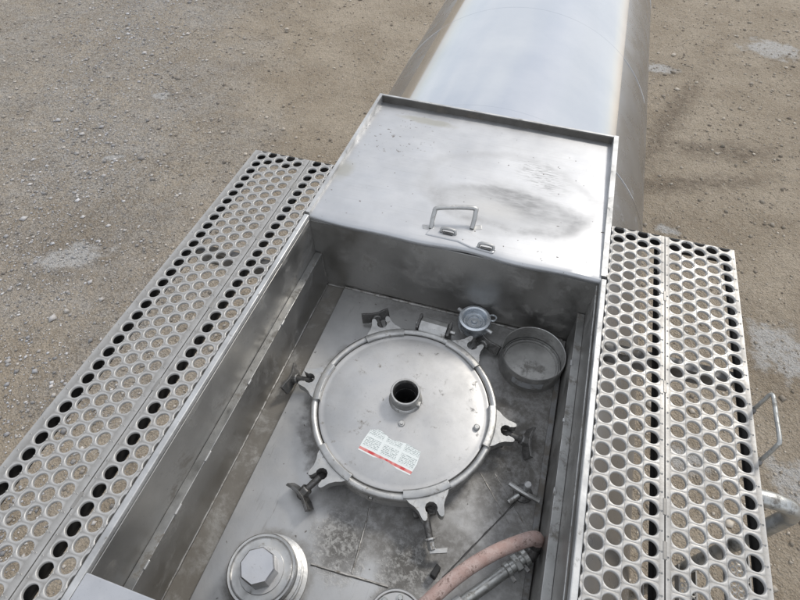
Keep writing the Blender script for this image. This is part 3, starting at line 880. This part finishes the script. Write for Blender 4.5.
# lugs, swing bolts and wing nuts: one prototype, rotated copies
lm = MB()
pad = [(0.2475, 0.077), (0.2475, 0.0845), (0.252, 0.0885), (0.266, 0.0885), (0.271, 0.085), (0.274, 0.066), (0.272, 0.060)]
lm.lathe(pad, n=10, a0=R(-14), a1=R(14), closed=True)
k0 = len(pad)
lm.f.append(tuple(range(k0))); lm.f.append(tuple(range(10 * k0, 11 * k0))[::-1])
half = [(0.262, 0.060), (0.276, 0.053), (0.288, 0.042), (0.303, 0.034), (0.318, 0.031), (0.326, 0.0285), (0.329, 0.024), (0.328, 0.019), (0.322, 0.0155), (0.3125, 0.0140)]
arcp = [(0.302 + 0.0165 * math.cos(a), 0.0165 * math.sin(a)) for a in [R(50), R(80), R(110), R(145), R(180)]]
left_ = half + arcp
poly = left_ + [(x, -y) for x, y in left_[-2::-1]]
lm.prism(poly[::-1], 0.050, 0.0805)
lug_me = lm.mesh('lug')
rb_ = MB().tube([(0.296, 0, 0.034), (0.310, 0, 0.052), (0.350, 0, 0.040), (0.380, 0, 0.026)], [0.012, 0.0105, 0.0095, 0.009], 10)
rb_.box(0.288, 0.304, -0.03, 0.03, 0.018, 0.036)
bolt_me = rb_.mesh('swing_bolt')
wg = MB()
wp = [(-0.047, 0.019), (-0.030, 0.020), (-0.012, 0.017), (0.012, 0.017), (0.030, 0.020), (0.047, 0.019), (0.048, -0.017), (0.030, -0.017), (0.012, -0.014), (-0.012, -0.014), (-0.030, -0.017), (-0.048, -0.017)]
def wing_pt(y, z, d):
    c_ = Vector((0.364, 0, 0.034)); axv = Vector((0.89, 0, -0.46)); upp = Vector((0.46, 0, 0.89))
    return c_ + axv * (d + 0.010 * (abs(y) / 0.045) ** 2) + Vector((0, 1, 0)) * y + upp * z
ww = [wing_pt(y, z, 0.0) for y, z in wp] + [wing_pt(y, z, 0.009) for y, z in wp]
nn = len(wp)
# faces split into strips so that the bowed plate stays clean
idx = [(0, 1, 10, 11), (1, 2, 9, 10), (2, 3, 8, 9), (3, 4, 7, 8), (4, 5, 6, 7)]
wg.add(ww, [f for f in idx] + [tuple(i + nn for i in f)[::-1] for f in idx] + [(i, i + nn, (i + 1) % nn + nn, (i + 1) % nn) for i in range(nn)])
cyl(wg, wing_pt(0, 0, -0.018), (0.89, 0, -0.46), 0.0160, 0.032, 12, 0.003)
wing_me = wg.mesh('wing_nut')
# worn variant: hub with a bent tab
wv = MB()
cyl(wv, (0.362, 0, 0.040), (0.97, 0, -0.23), 0.0175, 0.006, 16, 0.001)
cyl(wv, (0.368, 0, 0.0385), (0.97, 0, -0.23), 0.011, 0.022, 6)
wv.prism([(0.384, -0.006), (0.398, -0.008), (0.404, 0.036), (0.392, 0.040), (0.389, 0.010), (0.382, 0.008)], 0.030, 0.0365)
tab_me = wv.mesh('bent_nut')
for i, (ang, var_) in enumerate([(2, 0), (61, 0), (121, 0), (180, 0), (240, 0), (301, 1)]):
    o = link('lug', lug_me, 'cast', mh, local=True, bevel=0.005, seg=3, smooth=(i == 0))
    o.rotation_euler.z = R(ang)
    sb = link('swing_bolt', bolt_me, 'dark', mh, local=True, smooth=(i == 0))
    sb.rotation_euler.z = R(ang + random.uniform(-3, 3))
    wn_ = link('wing_nut', tab_me if var_ else wing_me, 'cast' if var_ else 'wing', sb, local=True, bevel=0.0012)
# hinge block at the far side
hm = MB()
hp = [(-0.001, 0.083), (0.012, 0.093), (0.030, 0.096), (0.052, 0.090), (0.060, 0.078), (0.060, 0.05), (0.0, 0.05)]
vs_ = []
for x_ in (-0.045, 0.045):
    vs_ += [(x_, 0.268 + a, b2) for a, b2 in hp]
k0 = len(hp)
hm.add(vs_, [tuple(range(k0)), tuple(range(k0, 2 * k0))[::-1]] + [(i, (i + 1) % k0, k0 + (i + 1) % k0, k0 + i) for i in range(k0)])
hg = lo('hinge', hm, 'cast', mh, bevel=0.003)
hg.rotation_euler.z = R(-2)
b_ = MB(); cyl(b_, (-0.062, 0.302, 0.070), (1, 0, 0), 0.0075, 0.135, 14, 0.002); lo('hinge_pin', b_, 'cast', hg, smooth=True)
for x_ in (-0.056, 0.0465):
    lo('hinge_bracket', MB().box(x_, x_ + 0.0095, 0.272, 0.332, 0.0, 0.090), 'dark', hg, bevel=0.003)
b_ = MB(); cyl(b_, (-0.006, -0.271, 0.062), (0, -1, 0.3), 0.007, 0.012, 6); lo('clamp_bolt', b_, 'cast', mh)

# ------------------------------------------------------------------ vent plug with octagonal head
vp = thing('vent_plug', 'round ribbed vent fitting with big octagonal plug at lower left of floor', 'vent', (-0.197, -0.522, ZF))
lo('body', MB().lathe([(0.100, -0.001), (0.100, 0.008), (0.088, 0.012), (0.085, 0.022), (0.092, 0.025), (0.092, 0.033), (0.085, 0.036), (0.085, 0.044), (0.091, 0.047), (0.091, 0.054), (0.083, 0.057), (0.081, 0.074),
                       (0.084, 0.078), (0.084, 0.083), (0.081, 0.086), (0.076, 0.085), (0.073, 0.0815), (0.070, 0.0805), (0.050, 0.0815), (0.046, 0.083), (0.0, 0.083)], n=64), 'cast', vp, smooth=True)
octm = MB()
oc = lambda r, z, tw=0: [(r * math.cos(2 * PI * i / 8 + R(8) + tw), r * math.sin(2 * PI * i / 8 + R(8) + tw), z) for i in range(8)]
vs_ = oc(0.0435, 0.0835) + oc(0.0425, 0.128) + oc(0.0395, 0.131) + [(0, 0, 0.1305)]
octm.add(vs_, [(i, (i + 1) % 8, 8 + (i + 1) % 8, 8 + i) for i in range(8)] + [(8 + i, 8 + (i + 1) % 8, 16 + (i + 1) % 8, 16 + i) for i in range(8)] + [(16 + i, 16 + (i + 1) % 8, 24) for i in range(8)])
lo('octagonal_head', octm, 'plate', vp)
lo('washer', MB().lathe([(0.054, 0.0818), (0.053, 0.085), (0.040, 0.0852)], n=40), 'rim', vp, smooth=True)

# ------------------------------------------------------------------ zinc coupling cap at back wall
cc = thing('coupling_cap', 'small bluish zinc coupling cap with side ears against the back wall', 'pipe cap', (0.131, 0.388, ZF))
lo('stub', MB().lathe([(0.037, 0), (0.037, 0.03)], n=32), 'cup', cc, smooth=True)
lo('cap', MB().lathe([(0.036, 0.028), (0.044, 0.030), (0.0455, 0.036), (0.0455, 0.052), (0.043, 0.058), (0.037, 0.060), (0.033, 0.058), (0.031, 0.046), (0.029, 0.043), (0.024, 0.043), (0.022, 0.046), (0.019, 0.046), (0.017, 0.042), (0.009, 0.042), (0.007, 0.047), (0.0, 0.048)], n=48), 'zinc', cc, smooth=True)
for a in (R(150), R(-25), R(28)):
    b_ = MB(); d_ = Vector((math.cos(a), math.sin(a), 0))
    if a == R(28):
        pts = [d_ * 0.052 + Vector((0.010 * math.cos(q), 0.010 * math.sin(q), 0.046)) for q in [i * 2 * PI / 14 for i in range(14)]]
        b_.tube(pts, 0.0025, 6, closed=True)
        lo('pull_ring', b_, 'zinc', cc, smooth=True)
    else:
        cyl(b_, d_ * 0.042 + Vector((0, 0, 0.044)), d_, 0.0055, 0.018, 10, 0.001)
        lo('ear', b_, 'rim', cc, smooth=True)

cc.scale = (1.22, 1.22, 1.3)
cc.location.y = 0.376

# ------------------------------------------------------------------ open drain cup
dc = thing('drain_cup', 'open grimy steel cylinder cup in the far right floor corner', 'cup', (0.338, 0.298, ZF))
lo('shell', MB().lathe([(0.101, 0.0), (0.101, 0.075), (0.0995, 0.077), (0.0975, 0.075), (0.0972, 0.010), (0.092, 0.008), (0.090, 0.011), (0.086, 0.011), (0.084, 0.006), (0.0, 0.005)], n=64), 'cup', dc, smooth=True)
lo('inner_ring', MB().lathe([(0.0969, 0.012), (0.0955, 0.020), (0.0935, 0.020), (0.0925, 0.012)], n=64), 'ledge', dc, smooth=True)
lo('sticker', MB().lathe([(0.1016, 0.022), (0.1016, 0.052)], n=12, a0=R(-118), a1=R(-62)), 'paper', dc, smooth=True)

# ------------------------------------------------------------------ small valve with cross handle
va = thing('small_valve', 'small bright tap with cross handle on the dirty floor, near the right wall', 'valve', (0.385, -0.122, ZF))
lo('base', MB().lathe([(0.026, 0), (0.026, 0.006), (0.018, 0.010), (0.012, 0.012), (0.012, 0.028), (0.0, 0.028)], n=20), 'dark', va, smooth=True)
b_ = MB(); cyl(b_, (0, 0, 0.02), (0.05, 0.1, 1), 0.008, 0.045, 14, 0.002); cyl(b_, (0.002, 0.004, 0.052), (0.05, 0.1, 1), 0.0105, 0.016, 14, 0.003); lo('stem', b_, 'rim', va, smooth=True)
b_ = MB(); b_.tube(smooth_path([(-0.042, 0.006, 0.028), (-0.02, -0.004, 0.034), (0.01, -0.012, 0.034), (0.040, -0.016, 0.026)], 4), [0.0075] * 12 + [0.009], 8); lo('handle', b_, 'cast', va, smooth=True)
b_ = MB(); b_.tube([(-0.035, -0.038, 0.010), (-0.012, -0.012, 0.018)], 0.008, 10); lo('outlet', b_, 'pipe', va, smooth=True)

# small black clip on the floor
ck = MB().prism([(0.192, -0.398), (0.208, -0.404), (0.216, -0.376), (0.203, -0.368)], ZF + 0.0005, ZF + 0.03)
tag(link('clip', ck.mesh(), 'black', None, bevel=0.003), 'small black clip standing beside the bolted flange', 'clip')

# bolted flange at the bottom edge
fl = thing('bolted_flange', 'round bolted steel flange half cut off by the bottom edge', 'flange', (0.143, -0.522, ZF))
lo('disc', MB().lathe([(0.066, 0.0), (0.070, 0.012), (0.070, 0.046), (0.067, 0.049), (0.063, 0.049), (0.060, 0.046), (0.0, 0.046)], n=56), 'lidm', fl, smooth=True)
for i in range(8):
    a = R(95) + i * PI / 4
    b_ = MB(); cyl(b_, (0.050 * math.cos(a), 0.050 * math.sin(a), 0.0455), (0, 0, 1), 0.0095, 0.003, 14); cyl(b_, (0.050 * math.cos(a), 0.050 * math.sin(a), 0.048), (0, 0, 1), 0.0072, 0.007, 6, 0.001)
    lo('bolt', b_, 'pipe', fl)

# red hose and the steel pipe beneath it
hp_ = smooth_path([(0.045, -0.80, -0.24), (0.115, -0.62, -0.222), (0.203, -0.474, -0.212), (0.262, -0.393, -0.205), (0.325, -0.328, -0.205), (0.385, -0.280, -0.214), (0.416, -0.258, -0.228), (0.428, -0.252, -0.250), (0.428, -0.256, -0.268)], 7)
hs = tag(link('hose', MB().tube(hp_, 0.0172, 20).mesh(), 'hose', None, smooth=True), 'faded red rubber hose curving up to the right box wall', 'hose')
pp = thing('steel_pipe', 'thin steel pipe with clamps running under the red hose', 'pipe', (0.33, -0.40, ZF))
link('tube', MB().tube([(0.10, -0.66, -0.285), (0.27, -0.452, -0.280), (0.405, -0.300, -0.276)], 0.0145, 16).mesh(), 'pipe', pp, smooth=True)
dv = Vector((0.135, 0.152, 0.004)).normalized()
def on_pipe(s): return Vector((0.405, -0.300, -0.276)) - dv * s
for s_, r_, h_, nm, ns in ((0.055, 0.019, 0.014, 'clamp', 20), (0.028, 0.0215, 0.016, 'hex_nut', 6), (0.002, 0.023, 0.014, 'clamp', 20), (0.205, 0.020, 0.022, 'sleeve', 20)):
    m_ = MB(); cyl(m_, on_pipe(s_), dv, r_, h_, ns, 0.002); link(nm, m_.mesh(), 'rim' if nm == 'sleeve' else 'pipe', pp)
m_ = MB(); m_.tube(smooth_path([on_pipe(0.0), (0.420, -0.284, -0.280), (0.426, -0.268, -0.278), (0.428, -0.257, -0.262)], 5), 0.0185, 14); link('elbow', m_.mesh(), 'dark', pp, smooth=True)
for s_ in (0.050, 0.008):
    m_ = MB(); c_ = on_pipe(s_) + Vector((0.010, -0.009, 0.004)); cyl(m_, c_, (0.7, -0.6, 0.2), 0.005, 0.017, 6); link('clamp_screw', m_.mesh(), 'cast', pp)
